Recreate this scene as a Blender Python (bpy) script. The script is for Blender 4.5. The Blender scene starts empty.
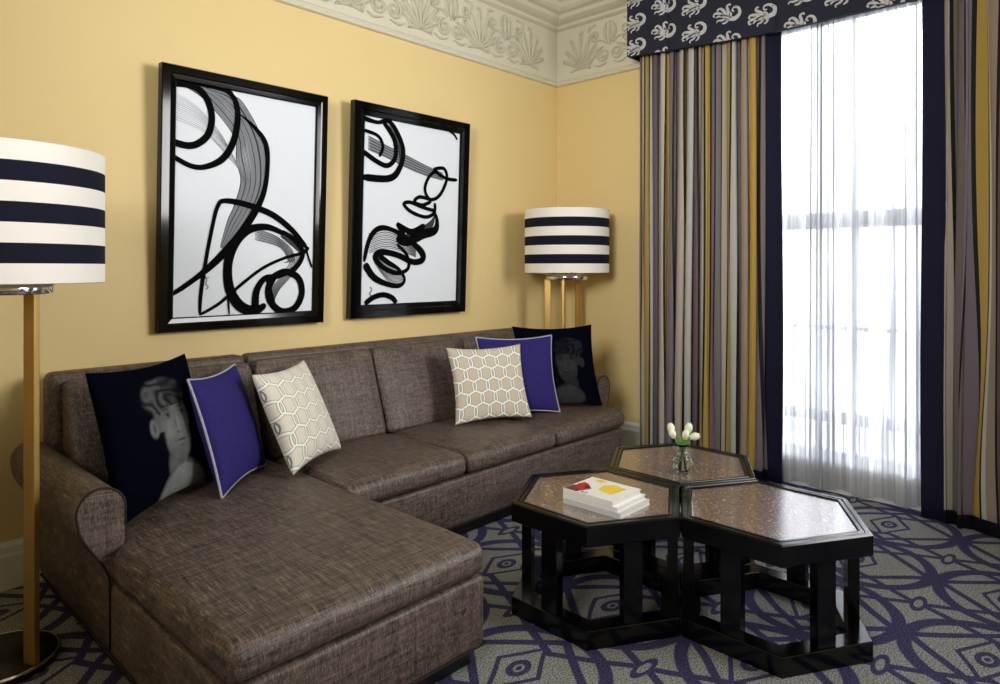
import bpy, bmesh, math, random
from mathutils import Vector, Matrix, noise
random.seed(7)
PI = math.pi
scene = bpy.context.scene
COL = scene.collection
# ------------------------------------------------------------------ helpers
def rnd(a, b): return random.uniform(a, b)

class MB:
    """collects geometry for ONE mesh object"""
    def __init__(s): s.v = []; s.f = []; s.m = []; s.sm = []; s.uv = {}
    def add(s, vs, fs, mat=0, smooth=False, uvs=None):
        o = len(s.v); s.v += [tuple(p) for p in vs]
        if uvs:
            for i, q in enumerate(uvs): s.uv[o + i] = q
        for f in fs:
            s.f.append([i + o for i in f]); s.m.append(mat); s.sm.append(smooth)
    def grid(s, P, mat=0, smooth=True, closed_u=False, closed_v=False, uvf=None):
        n = len(P); m = len(P[0]); vs = [p for r in P for p in r]; fs = []
        for i in range(n if closed_u else n - 1):
            for j in range(m if closed_v else m - 1):
                a = i * m + j; b = ((i + 1) % n) * m + j; c = ((i + 1) % n) * m + (j + 1) % m; d = i * m + (j + 1) % m
                fs.append((a, b, c, d))
        uvs = None
        if uvf: uvs = [uvf(i, j) for i in range(n) for j in range(m)]
        s.add(vs, fs, mat, smooth, uvs)
    def box(s, x0, x1, y0, y1, z0, z1, mat=0):
        v = [(x, y, z) for z in (z0, z1) for y in (y0, y1) for x in (x0, x1)]
        s.add(v, [(0, 2, 3, 1), (4, 5, 7, 6), (0, 1, 5, 4), (2, 6, 7, 3), (0, 4, 6, 2), (1, 3, 7, 5)], mat)
    def bbox(s, x0, x1, y0, y1, z0, z1, r, seg=3, mat=0, xf=None, smooth=True):
        """box with rounded edges, radius r"""
        cx, cy, cz = (x0+x1)/2, (y0+y1)/2, (z0+z1)/2
        s.rbox((cx, cy, cz), (x1-x0, y1-y0, z1-z0), r, seg, mat=mat, xf=xf, smooth=smooth)
    def rbox(s, c, d, r, seg=3, n=(1, 1, 1), mat=0, xf=None, smooth=True):
        h = [q / 2 for q in d]
        r = min(r, min(h) * .98)
        ax = []
        for k in range(3):
            L = [-h[k] + r * (1 - math.cos(PI/2 * i / seg)) if 0 else -h[k] + r * i / seg for i in range(seg)]
            inner = [-h[k] + r + (2*h[k] - 2*r) * i / n[k] for i in range(n[k] + 1)]
            A = L + inner + [-q for q in reversed(L)]
            ax.append(A)
        idx = {}; vs = []
        def vert(i, j, k):
            key = (i, j, k)
            if key in idx: return idx[key]
            p = [ax[0][i], ax[1][j], ax[2][k]]
            q = [max(-h[a] + r, min(h[a] - r, p[a])) for a in range(3)]
            dv = [p[a] - q[a] for a in range(3)]
            # equal-angle distribution
            dv = [math.copysign(math.tan(abs(t) / r * PI / 4), t) for t in dv]
            l = math.sqrt(sum(t*t for t in dv)) or 1
            p = [q[a] + dv[a] / l * r for a in range(3)] if l > 1e-9 and any(abs(t) > 1e-12 for t in dv) else q
            p = Vector(p)
            if xf: p = Vector(xf(p, h))
            idx[key] = len(vs); vs.append((p[0] + c[0], p[1] + c[1], p[2] + c[2])); return idx[key]
        N = [len(a) - 1 for a in ax]; fs = []
        for i in range(N[0]):
            for j in range(N[1]):
                fs.append((vert(i, j, 0), vert(i, j+1, 0), vert(i+1, j+1, 0), vert(i+1, j, 0)))
                k = N[2]; fs.append((vert(i, j, k), vert(i+1, j, k), vert(i+1, j+1, k), vert(i, j+1, k)))
        for i in range(N[0]):
            for k in range(N[2]):
                fs.append((vert(i, 0, k), vert(i+1, 0, k), vert(i+1, 0, k+1), vert(i, 0, k+1)))
                j = N[1]; fs.append((vert(i, j, k), vert(i, j, k+1), vert(i+1, j, k+1), vert(i+1, j, k)))
        for j in range(N[1]):
            for k in range(N[2]):
                fs.append((vert(0, j, k), vert(0, j, k+1), vert(0, j+1, k+1), vert(0, j+1, k)))
                i = N[0]; fs.append((vert(i, j, k), vert(i, j+1, k), vert(i, j+1, k+1), vert(i, j, k+1)))
        s.add(vs, fs, mat, smooth)
    def lathe(s, prof, c=(0, 0, 0), n=48, mat=0, smooth=True, caps=True):
        P = [[(c[0] + r * math.cos(2*PI*j/n), c[1] + r * math.sin(2*PI*j/n), c[2] + z) for j in range(n)] for r, z in prof]
        s.grid(P, mat, smooth, closed_v=True)
        o = len(s.v) - len(prof) * n
        if caps:
            if prof[0][0] > 1e-6: s.f.append([o + j for j in reversed(range(n))]); s.m.append(mat); s.sm.append(False)
            if prof[-1][0] > 1e-6: s.f.append([o + (len(prof)-1)*n + j for j in range(n)]); s.m.append(mat); s.sm.append(False)
    def tube(s, pts, rad, n=8, mat=0, closed=False):
        pts = [Vector(p) for p in pts]; N = len(pts); P = []
        rr = rad if isinstance(rad, (list, tuple)) else [rad] * N
        up = None
        for i, p in enumerate(pts):
            if closed: t = pts[(i+1) % N] - pts[i-1]
            else: t = pts[min(i+1, N-1)] - pts[max(i-1, 0)]
            t.normalize()
            if up is None:
                up = t.orthogonal().normalized()
            up = (up - t * up.dot(t)).normalized(); w = t.cross(up)
            P.append([p + (up * math.cos(2*PI*j/n) + w * math.sin(2*PI*j/n)) * rr[i] for j in range(n)])
        s.grid(P, mat, True, closed_u=closed, closed_v=True)
        if not closed:
            o = len(s.v) - N * n
            s.f.append([o + j for j in range(n)]); s.m.append(mat); s.sm.append(False)
            s.f.append([o + (N-1)*n + j for j in reversed(range(n))]); s.m.append(mat); s.sm.append(False)
    def prism(s, poly, z0, z1, mat=0):
        n = len(poly)
        vs = [(x, y, z0) for x, y in poly] + [(x, y, z1) for x, y in poly]
        fs = [tuple(reversed(range(n))), tuple(range(n, 2*n))] + [(i, (i+1) % n, n + (i+1) % n, n + i) for i in range(n)]
        s.add(vs, fs, mat)
    def build(s, name, mats, parent=None, bevel=0):
        me = bpy.data.meshes.new(name); me.from_pydata(s.v, [], s.f); 
        for m in (mats if isinstance(mats, (list, tuple)) else [mats]): me.materials.append(m)
        me.polygons.foreach_set('material_index', s.m); me.polygons.foreach_set('use_smooth', s.sm)
        if s.uv:
            l = me.uv_layers.new(name='UVMap')
            for lp in me.loops: l.data[lp.index].uv = s.uv.get(lp.vertex_index, (0, 0))
        bm = bmesh.new(); bm.from_mesh(me); bmesh.ops.recalc_face_normals(bm, faces=bm.faces); bm.to_mesh(me); bm.free()
        me.update()
        o = bpy.data.objects.new(name, me); COL.objects.link(o)
        if bevel:
            b = o.modifiers.new('bevel', 'BEVEL'); b.width = bevel; b.segments = 2; b.limit_method = 'ANGLE'; b.angle_limit = math.radians(35)
        if parent: o.parent = parent
        return o

def smooth_poly(pts, n=8, closed=False):
    """Catmull-Rom through tuples of any length"""
    out = []; N = len(pts)
    rng = range(N) if closed else range(N - 1)
    for i in rng:
        g = (lambda k: pts[k % N]) if closed else (lambda k: pts[max(0, min(N-1, k))])
        p0, p1, p2, p3 = g(i-1), g(i), g(i+1), g(i+2)
        for j in range(n):
            t = j / n
            out.append(tuple(.5*((2*b) + (-a+c)*t + (2*a-5*b+4*c-d)*t*t + (-a+3*b-3*c+d)*t**3) for a, b, c, d in zip(p0, p1, p2, p3)))
    if not closed: out.append(tuple(pts[-1]))
    return out

def ribbon(mb, pts, widths, to3d, lift, mat=0, n=8, flat=True, taper=True, clip=None):
    """stroke along 2-D pts (smoothed) of given widths; to3d(u,v,h)->3-D point"""
    W = widths if isinstance(widths, (list, tuple)) else [widths] * len(pts)
    q = smooth_poly([(p[0], p[1], w) for p, w in zip(pts, W)], n); N = len(q); rows = []
    for i, (x, y, w) in enumerate(q):
        a = q[max(0, i-1)]; b = q[min(N-1, i+1)]
        dx, dy = b[0]-a[0], b[1]-a[1]; l = math.hypot(dx, dy) or 1
        nx, ny = -dy/l, dx/l
        if taper: w = w * min(1, .5 + min(i, N-1-i) / 4)
        w = max(w, 1e-4) / 2
        A = (x + nx*w, y + ny*w); B = (x - nx*w, y - ny*w)
        if clip: A = clip(*A); B = clip(*B)
        if flat: rows.append([to3d(A[0], A[1], lift), to3d(B[0], B[1], lift)])
        else:
            rows.append([to3d(A[0], A[1], 0), to3d(x + nx*w*.6, y + ny*w*.6, lift*.8), to3d(x - nx*w*.6, y - ny*w*.6, lift*.8), to3d(B[0], B[1], 0)])
    mb.grid(rows, mat, not flat)

def empty(name, loc=(0, 0, 0), rz=0):
    o = bpy.data.objects.new(name, None); COL.objects.link(o); o.location = loc; o.rotation_euler = (0, 0, rz); o.empty_display_size = .1
    return o
def tag(o, label=None, cat=None, group=None, kind=None):
    if label: o['label'] = label
    if cat: o['category'] = cat
    if group: o['group'] = group
    if kind: o['kind'] = kind
    return o
def struct(o): o['kind'] = 'structure'; return o

# ------------------------------------------------------------------ materials
def srgb(r, g, b):
    f = lambda c: (c/255/12.92) if c/255 <= .04045 else ((c/255+.055)/1.055)**2.4
    return (f(r), f(g), f(b), 1)

class EX:
    """tiny expression builder for math nodes"""
    def __init__(s, nt, sock): s.nt = nt; s.s = sock
    def op(s, o, *a):
        n = s.nt.nodes.new('ShaderNodeMath'); n.operation = o
        for i, x in enumerate((s,) + a):
            if isinstance(x, EX): s.nt.links.new(x.s, n.inputs[i])
            else: n.inputs[i].default_value = x
        return EX(s.nt, n.outputs[0])
    def __add__(s, o): return s.op('ADD', o)
    def __sub__(s, o): return s.op('SUBTRACT', o)
    def __mul__(s, o): return s.op('MULTIPLY', o)
    def __truediv__(s, o): return s.op('DIVIDE', o)
    def abs(s): return s.op('ABSOLUTE')
    def frac(s): return s.op('FRACT')
    def lt(s, o): return s.op('LESS_THAN', o)
    def gt(s, o): return s.op('GREATER_THAN', o)
    def max(s, o): return s.op('MAXIMUM', o)
    def min(s, o): return s.op('MINIMUM', o)
    def sqrt(s): return s.op('SQRT')
    def band(s, w, soft=.15):   # 1 where s<w, with a soft edge
        n = s.nt.nodes.new('ShaderNodeMapRange'); n.interpolation_type = 'SMOOTHSTEP'
        s.nt.links.new(s.s, n.inputs[0]); n.inputs[1].default_value = w*(1-soft); n.inputs[2].default_value = w*(1+soft)
        n.inputs[3].default_value = 1; n.inputs[4].default_value = 0
        return EX(s.nt, n.outputs[0])

def mat(name, col, rough=.5, metal=0, spec=None, coat=0, sheen=0):
    m = bpy.data.materials.new(name); m.use_nodes = True
    p = m.node_tree.nodes['Principled BSDF']
    p.inputs['Base Color'].default_value = col; p.inputs['Roughness'].default_value = rough; p.inputs['Metallic'].default_value = metal
    if spec is not None: p.inputs['Specular IOR Level'].default_value = spec
    if coat: p.inputs['Coat Weight'].default_value = coat; p.inputs['Coat Roughness'].default_value = .05
    if sheen: p.inputs['Sheen Weight'].default_value = sheen
    return m, m.node_tree, p
def N(nt, t, **k):
    n = nt.nodes.new(t)
    for a, b in k.items(): setattr(n, a, b)
    return n
def mixc(nt, fac, a, b):
    n = N(nt, 'ShaderNodeMix', data_type='RGBA')
    for sock, x in ((n.inputs[0], fac), (n.inputs[6], a), (n.inputs[7], b)):
        if isinstance(x, EX): nt.links.new(x.s, sock)
        elif hasattr(x, 'is_linked'): nt.links.new(x, sock)
        else: sock.default_value = x
    return n.outputs[2]
def coords(nt, kind='Object'):
    return N(nt, 'ShaderNodeTexCoord').outputs[kind]
def sep(nt, v):
    n = N(nt, 'ShaderNodeSeparateXYZ'); nt.links.new(v, n.inputs[0]); return [EX(nt, n.outputs[i]) for i in range(3)]
def noise_tex(nt, vec, scale, detail=2, rough=.5, sc=(1, 1, 1)):
    mp = N(nt, 'ShaderNodeMapping'); mp.inputs['Scale'].default_value = sc; nt.links.new(vec, mp.inputs[0])
    n = N(nt, 'ShaderNodeTexNoise'); n.inputs['Scale'].default_value = scale; n.inputs['Detail'].default_value = detail; n.inputs['Roughness'].default_value = rough
    nt.links.new(mp.outputs[0], n.inputs['Vector']); return EX(nt, n.outputs[0])
def bump(nt, p, h, strength=.3, dist=.002):
    b = N(nt, 'ShaderNodeBump'); b.inputs['Strength'].default_value = strength; b.inputs['Distance'].default_value = dist
    nt.links.new(h.s, b.inputs['Height']); nt.links.new(b.outputs[0], p.inputs['Normal'])
def setc(nt, p, sock): nt.links.new(sock, p.inputs['Base Color'])

def wall_mat():
    m, nt, p = mat('wall_yellow_paint', (0, 0, 0, 1), .62)
    c = coords(nt)
    a = noise_tex(nt, c, 2.2, 3)
    setc(nt, p, mixc(nt, a, srgb(231, 207, 148), srgb(225, 200, 140)))
    bump(nt, p, noise_tex(nt, c, 160, 2), .08, .001)
    return m
def fabric(name, c1, c2, c3, streak=1.0, rough=.8, sp=.25):
    m, nt, p = mat(name, (0, 0, 0, 1), rough, spec=sp)
    c = coords(nt)
    a = noise_tex(nt, c, 1, 2, .6, (16, 230, 230)); b = noise_tex(nt, c, 1, 2, .6, (230, 16, 60)); d = noise_tex(nt, c, 1, 2, .6, (230, 230, 30)); e = noise_tex(nt, c, 1, 1, .6, (5, 60, 60)); f = noise_tex(nt, c, 1, 1, .6, (60, 5, 5))
    w = (a * .28 + b * .28 + d * .16 + e * .14 + f * .14)
    w = (w - .5) * 5.2 * streak + .5
    w = w.max(0.0).min(1.0)
    lo = mixc(nt, w, c1, c2)
    fl = (b - .6).max(0.0) * 5
    setc(nt, p, mixc(nt, fl.min(1.0) * .6, lo, c3))
    bump(nt, p, w, .5, .0015)
    return m
def plain_weave(name, col, k=.8, scale=500, rough=.85):
    m, nt, p = mat(name, (0, 0, 0, 1), rough, spec=.2)
    c = coords(nt); a = noise_tex(nt, c, scale, 2)
    dark = tuple(x * k for x in col[:3]) + (1,)
    w = ((a - .5) * 3 + .5).max(0.0).min(1.0)
    setc(nt, p, mixc(nt, w, dark, col)); bump(nt, p, a, .4, .001)
    return m

def carpet_mat():
    m, nt, p = mat('carpet_grey_with_purple_scroll', (0, 0, 0, 1), .95, spec=.1)
    c = coords(nt); x, y, z = sep(nt, c)
    wx = noise_tex(nt, c, 3, 1) - .5; wy = noise_tex(nt, c, 3.3, 1, .5, (1, 1, 5)) - .5
    x = x + wx * .035; y = y + wy * .035
    P = .585
    a = ((((x - 2.92) / P + .5 + 40.0).frac()) - .5) * P
    b = ((((y - .365) / P + .5 + 40.0).frac()) - .5) * P
    A = a.abs(); B = b.abs()
    circ = ((a*a + b*b).sqrt() - .277).abs()
    d1 = ((B - .27) + A * 1.12).abs() * .67                      # diamond inside each ring
    d2 = ((B - .285) - (A - .2925) * 1.9).abs() * .466            # slim diamonds between rings
    d3 = ((A - .2) - (B - .06).abs() * .55).abs() * .8
    nar = (d3.band(.011)) * (B.lt(.2))
    u = a; v = b - .03
    eye = ((u*u*.6 + v*v*1.5).sqrt())
    eyering = (eye - .034).abs()
    l1 = (A - .2925); l2 = (B - .2925)
    lens = ((l1*l1*.28 + l2*l2*2.4).sqrt())
    lensring = (lens - .032).abs()
    mask = circ.band(.0245).max(d1.band(.0165)).max(d2.band(.0155)).max((((v.abs() + A * .55) - .088).abs() * .876).band(.0085))
    mask = mask * (lens.gt(.028))
    mask = mask.max(eyering.band(.012)).max(lensring.band(.010)).max(eye.band(.012))
    sp = noise_tex(nt, c, 170, 3, .7)
    sp = ((sp - .5) * 4.5 + .5).max(0.0).min(1.0)
    big = noise_tex(nt, c, 14, 2)
    ground = mixc(nt, sp, srgb(78, 80, 82), srgb(212, 212, 206))
    ground = mixc(nt, big * .3, ground, srgb(120, 122, 126))
    purple = mixc(nt, sp, srgb(38, 36, 66), srgb(96, 90, 134))
    setc(nt, p, mixc(nt, mask, ground, purple))
    bump(nt, p, sp, .6, .003)
    return m

def stone_mat():
    m, nt, p = mat('brown_speckled_stone', (0, 0, 0, 1), .27, spec=1.0, coat=1.0)
    p.inputs['Coat Roughness'].default_value = .16; p.inputs['Coat IOR'].default_value = 2.2
    c = coords(nt)
    v = N(nt, 'ShaderNodeTexVoronoi'); v.inputs['Scale'].default_value = 150; nt.links.new(c, v.inputs['Vector'])
    sv = N(nt, 'ShaderNodeSeparateColor'); nt.links.new(v.outputs['Color'], sv.inputs[0])
    r = N(nt, 'ShaderNodeValToRGB'); e = r.color_ramp.elements
    e[0].color = srgb(60, 44, 36); e[1].color = srgb(210, 190, 168)
    for pos, col in ((.3, srgb(112, 88, 72)), (.55, srgb(150, 124, 104)), (.8, srgb(116, 98, 84))):
        q = e.new(pos); q.color = col
    nt.links.new(sv.outputs[0], r.inputs[0])
    n2 = noise_tex(nt, c, 30, 3)
    setc(nt, p, mixc(nt, n2 * .5, r.outputs[0], srgb(112, 84, 68)))
    return m

def drape_mat():
    m, nt, p = mat('striped_drape_silk', (0, 0, 0, 1), .55, spec=.3)
    uv = coords(nt, 'UV'); u, v, _ = sep(nt, uv)
    f = (u / .62).frac()
    r = N(nt, 'ShaderNodeValToRGB'); r.color_ramp.interpolation = 'CONSTANT'; cr = r.color_ramp
    seq = [(srgb(122, 112, 112), 7), ('k', 1.3), (srgb(186, 176, 164), 6), ('k', 1.3), (srgb(168, 144, 74), 5.5), ('k', 1.3), (srgb(188, 188, 184), 6), ('k', 1.3),
           (srgb(104, 90, 96), 7), ('k', 1.3), (srgb(160, 144, 128), 6), (srgb(196, 194, 186), 3), ('k', 1.3), (srgb(186, 154, 72), 5.5), ('k', 1.3), (srgb(126, 116, 130), 6.5), ('k', 1.3)]
    tot = sum(w for _, w in seq); pos = 0; first = True
    for col, w in seq:
        cc = srgb(24, 20, 28) if col == 'k' else col
        if first: el = cr.elements[0]; el.position = 0; first = False
        elif pos and len(cr.elements) == 2 and cr.elements[1].position == 1.0: el = cr.elements[1]; el.position = pos / tot
        else: el = cr.elements.new(pos / tot)
        el.color = cc; pos += w
    nt.links.new(f.s, r.inputs[0])
    hem = v.lt(.085)
    setc(nt, p, mixc(nt, hem, r.outputs[0], srgb(26, 25, 40)))
    mp = noise_tex(nt, coords(nt), 1, 3, .6, (3, 3, 60))
    bump(nt, p, mp, .25, .002)
    # a little light passes the cloth
    out = nt.nodes['Material Output']; t = N(nt, 'ShaderNodeBsdfTranslucent'); nt.links.new(p.inputs['Base Color'].links[0].from_socket, t.inputs[0])
    mx = N(nt, 'ShaderNodeMixShader'); mx.inputs[0].default_value = .12
    nt.links.new(p.outputs[0], mx.inputs[1]); nt.links.new(t.outputs[0], mx.inputs[2]); nt.links.new(mx.outputs[0], out.inputs[0])
    return m

def sheer_mat():
    m = bpy.data.materials.new('white_sheer_voile'); m.use_nodes = True; nt = m.node_tree
    nt.nodes.remove(nt.nodes['Principled BSDF']); out = nt.nodes['Material Output']
    d = N(nt, 'ShaderNodeBsdfDiffuse'); d.inputs[0].default_value = (.86, .88, .93, 1)
    t = N(nt, 'ShaderNodeBsdfTranslucent'); t.inputs[0].default_value = (.9, .92, .96, 1)
    tr = N(nt, 'ShaderNodeBsdfTransparent')
    a = N(nt, 'ShaderNodeMixShader'); a.inputs[0].default_value = .6; nt.links.new(d.outputs[0], a.inputs[1]); nt.links.new(t.outputs[0], a.inputs[2])
    b = N(nt, 'ShaderNodeMixShader'); nt.links.new(a.outputs[0], b.inputs[1]); nt.links.new(tr.outputs[0], b.inputs[2])
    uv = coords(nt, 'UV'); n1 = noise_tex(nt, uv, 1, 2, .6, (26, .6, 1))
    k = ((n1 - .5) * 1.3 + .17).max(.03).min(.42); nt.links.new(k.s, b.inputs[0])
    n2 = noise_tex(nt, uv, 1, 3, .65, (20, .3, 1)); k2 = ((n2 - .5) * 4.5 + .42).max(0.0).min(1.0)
    nt.links.new(mixc(nt, k2, (.24, .26, .30, 1), (.92, .94, .98, 1)), t.inputs[0])   # dark noise streaks paint fold shade into the cloth colour
    nt.links.new(b.outputs[0], out.inputs[0])
    return m

def ring_mat(name, ground, period=.25):
    """interlocking hexagonal chain links, white cord with teal edge"""
    m, nt, p = mat(name, (0, 0, 0, 1), .8, spec=.2)
    uv = coords(nt, 'UV'); u, v, _ = sep(nt, uv)
    px = .184; py = .158
    white = None; edge = None
    for ox, oy in ((0, 0), (.5, 0), (.25, .5), (.75, .5)):
        a = (((u / px + ox).frac()) - .5) * px
        b = (((v / py + oy).frac()) - .5) * py
        A = a.abs() * .8; B = b.abs()
        hexd = (A * .5 + B * .866).max(A)
        rr = (A*A + B*B).sqrt()
        dd = (hexd * .6 + rr * .4 - .046).abs()
        w = dd.band(.0034); e = dd.band(.0058)
        white = w if white is None else white.max(w); edge = e if edge is None else edge.max(e)
    g2 = tuple(x * .86 for x in ground[:3]) + (1,)
    n = noise_tex(nt, coords(nt), 300, 2)
    base = mixc(nt, n, g2, ground)
    base = mixc(nt, edge, base, srgb(112, 124, 128))
    setc(nt, p, mixc(nt, white, base, srgb(240, 240, 228)))
    bump(nt, p, white, .4, .002)
    return m

def attr_mat(name, rough=1.0):
    m, nt, p = mat(name, (0, 0, 0, 1), rough, spec=.03, sheen=.0)
    a = N(nt, 'ShaderNodeAttribute', attribute_name='print'); setc(nt, p, a.outputs['Color'])
    bump(nt, p, noise_tex(nt, coords(nt), 300, 2), .3, .001)
    return m

M = {}
M['wall'] = wall_mat()
M['plaster'], nt, p = mat('cream_plaster', srgb(214, 210, 190), .6); bump(nt, p, noise_tex(nt, coords(nt), 60, 3), .15, .002)
M['plaster_relief'], nt, p = mat('cream_plaster_relief', srgb(218, 210, 182), .6)
setc(nt, p, mixc(nt, noise_tex(nt, coords(nt), 25, 3), srgb(186, 182, 158), srgb(212, 208, 188)))
M['ceiling'], _, _ = mat('ceiling_pale_green', srgb(206, 208, 184), .7)
M['white'], _, _ = mat('white_paint', srgb(236, 236, 232), .5)
M['carpet'] = carpet_mat()
M['sofa'] = fabric('brown_linen_upholstery', srgb(34, 26, 23), srgb(116, 99, 88), srgb(166, 150, 136), 1.0, .5, .5)
M['sofa_dark'] = plain_weave('dark_welt', srgb(52, 42, 36))
M['plinth'], _, _ = mat('black_lacquer_plinth', srgb(14, 12, 12), .35)
M['black'], _, _ = mat('black_lacquer', srgb(4, 4, 5), .16, spec=.45)
M['frame'], _, _ = mat('black_picture_frame', srgb(3, 3, 3), .09, spec=.3)
M['paper'], _, _ = mat('white_paper', srgb(226, 232, 240), .9, spec=.05)
M['ink'], _, _ = mat('black_ink', srgb(8, 8, 9), .9, spec=.05)
M['ink2'], _, _ = mat('grey_ink_wash', srgb(128, 132, 138), .9, spec=.05)
M['ink3'], _, _ = mat('dark_grey_ink_wash', srgb(62, 64, 68), .9, spec=.05)
M['stone'] = stone_mat()
M['drape'] = drape_mat()
M['navy'] = plain_weave('navy_drape_border', srgb(30, 30, 56), .75, 300)
M['lining'] = plain_weave('white_lining', srgb(220, 216, 210), .92)
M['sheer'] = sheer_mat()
M['valance'] = plain_weave('charcoal_valance', srgb(44, 45, 60), .8, 400)
M['valance_print'] = plain_weave('silver_scroll_print', srgb(196, 196, 202), .88, 400)
M['shade_white'] = plain_weave('white_linen_shade', srgb(244, 240, 232), .95, 700)
M['shade_navy'] = plain_weave('navy_shade_band', srgb(20, 22, 40), .8, 700)
M['chrome'], _, _ = mat('polished_chrome', (.85, .85, .87, 1), .08, 1)
M['brass'], nt, p = mat('satin_brass', srgb(196, 150, 72), .38, .75); setc(nt, p, mixc(nt, noise_tex(nt, coords(nt), 1, 2, .5, (20, 20, 2)), srgb(168, 134, 70), srgb(196, 162, 96)))
M['purple'] = plain_weave('violet_wool', srgb(52, 44, 122), .4, 260)
M['cord'] = plain_weave('pale_cord', srgb(186, 184, 196), .6, 350)
M['rings_l'] = ring_mat('white_linked_rings', srgb(228, 222, 208))
M['rings_r'] = ring_mat('beige_linked_rings', srgb(206, 194, 174))
M['portrait'] = attr_mat('navy_portrait_velvet')
M['glass'] = bpy.data.materials.new('clear_glass'); M['glass'].use_nodes = True
def thin_glass(m, tint=(1, 1, 1, 1), k=.12):
    nt = m.node_tree; out = nt.nodes['Material Output']; nt.nodes.remove(nt.nodes['Principled BSDF'])
    g = N(nt, 'ShaderNodeBsdfGlossy'); g.inputs['Roughness'].default_value = .02
    t = N(nt, 'ShaderNodeBsdfTransparent'); t.inputs[0].default_value = tint
    fr = N(nt, 'ShaderNodeLayerWeight'); fr.inputs[0].default_value = .25
    mx = N(nt, 'ShaderNodeMixShader'); f = (EX(nt, fr.outputs['Fresnel']) + k * .3).min(.9)
    nt.links.new(f.s, mx.inputs[0]); nt.links.new(t.outputs[0], mx.inputs[1]); nt.links.new(g.outputs[0], mx.inputs[2]); nt.links.new(mx.outputs[0], out.inputs[0])
thin_glass(M['glass'])
M['vase'] = bpy.data.materials.new('vase_glass'); M['vase'].use_nodes = True; 
def real_glass(m, ior, col):
    nt = m.node_tree; out = nt.nodes['Material Output']; nt.nodes.remove(nt.nodes['Principled BSDF'])
    g = N(nt, 'ShaderNodeBsdfGlass'); g.inputs['IOR'].default_value = ior; g.inputs['Roughness'].default_value = 0; g.inputs['Color'].default_value = col
    nt.links.new(g.outputs[0], out.inputs[0])
real_glass(M['vase'], 1.25, (.97, 1, .98, 1))
M['petal'], nt, p = mat('white_tulip_petal', srgb(240, 242, 220), .5); setc(nt, p, mixc(nt, noise_tex(nt, coords(nt), 40, 2), srgb(246, 246, 232), srgb(226, 236, 196)))
M['leaf'], nt, p = mat('green_leaf', srgb(92, 150, 60), .45); setc(nt, p, mixc(nt, noise_tex(nt, coords(nt), 60, 2), srgb(70, 130, 44), srgb(128, 180, 84)))
M['pages'], nt, p = mat('book_pages', srgb(226, 224, 214), .7); x_, y_, z_ = sep(nt, coords(nt)); setc(nt, p, mixc(nt, (z_ * 700).frac().lt(.35), srgb(230, 228, 220), srgb(196, 194, 186)))
M['cover'], _, _ = mat('white_book_cover', srgb(240, 240, 236), .3)
M['cover_grey'], _, _ = mat('pale_grey_book_cover', srgb(206, 208, 210), .35)
M['red'], _, _ = mat('red_print', srgb(190, 40, 30), .3)
M['darkred'], _, _ = mat('brown_red_print', srgb(110, 44, 40), .3)
M['yellow'], _, _ = mat('yellow_print', srgb(244, 214, 66), .3)
M['teal'], _, _ = mat('blue_print', srgb(70, 90, 130), .3)

# ------------------------------------------------------------------ camera
CH = 1.38; F = 680.0; HY = 267.5
cd = bpy.data.cameras.new('camera'); cam = bpy.data.objects.new('camera', cd); COL.objects.link(cam)
cd.sensor_width = 36; cd.lens = F / 1000 * 36; cd.shift_y = -(342 - HY) / 1000
cam.location = (0, 0, CH); th = math.atan2(-.7282, .6854); cam.rotation_euler = (PI/2, 0, th)
scene.camera = cam

# ------------------------------------------------------------------ room
WY = 3.55; WX = 4.466; CZ = 3.75; BX = -2.2; BY = -2.6
b = MB(); b.box(BX - .2, WX + .25, BY - .2, WY + .2, -.1, 0); struct(b.build('floor', M['carpet']))
b = MB(); b.box(BX - .2, WX + .25, BY - .2, WY + .2, CZ, CZ + .1); struct(b.build('ceiling', M['ceiling']))
b = MB(); b.box(BX - .2, WX + .25, WY, WY + .2, 0, CZ); struct(b.build('wall_picture', M['wall']))
b = MB(); b.box(BX - .2, BX, BY, WY, 0, CZ); struct(b.build('wall_left', M['wall']))
b = MB(); b.box(BX - .2, WX + .25, BY - .2, BY, 0, CZ); struct(b.build('wall_back', M['wall']))
# window wall with two tall openings; the second, unseen, is added for fill light
op = [(.62, 1.98), (-2.1, -.4)]
SZ, TZ = .13, 3.3
b = MB(); X1 = WX + .25
def wbox(y0, y1, z0, z1): b.box(WX, X1, y0, y1, z0, z1)
wbox(op[0][1], WY, 0, CZ); wbox(op[1][1], op[0][0], 0, CZ); wbox(BY, op[1][0], 0, CZ)
for y0, y1 in op: wbox(y0, y1, 0, SZ); wbox(y0, y1, TZ, CZ)
struct(b.build('wall_window', M['wall']))
def window(n, y0, y1):
    b = MB(); xa, xb = WX + .10, WX + .17; t = .06
    b.box(xa, xb, y0, y0 + t, SZ, TZ); b.box(xa, xb, y1 - t, y1, SZ, TZ); b.box(xa, xb, y0, y1, SZ, SZ + .09); b.box(xa, xb, y0, y1, TZ - t, TZ)
    b.box(xa - .01, xb + .02, y0 + t, y1 - t, 1.63, 1.73)                    # meeting rail
    b.box(xa, xb, y0 + t, y1 - t, .40, .47)                                 # lower rail
    b.box(xa + .01, xb - .01, y0 + t, y1 - t, .985, 1.012)                    # thin bar
    b.box(xa + .015, xb - .015, (y0+y1)/2 - .012, (y0+y1)/2 + .012, SZ, TZ)
    fr = struct(b.build('window_%d' % n, M['white'], bevel=.004))
    g = MB(); g.box(xa + .03, xa + .036, y0 + t, y1 - t, SZ + .09, TZ - t); gl = g.build('pane', M['glass'], fr)
    s = MB(); s.box(WX - .03, WX + .12, y0 - .04, y1 + .04, SZ - .035, SZ); s.build('window_sill', M['white'], fr, bevel=.006)
window(1, *op[0]); window(2, *op[1])  # second window is added out of view to bring in side fill
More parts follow.
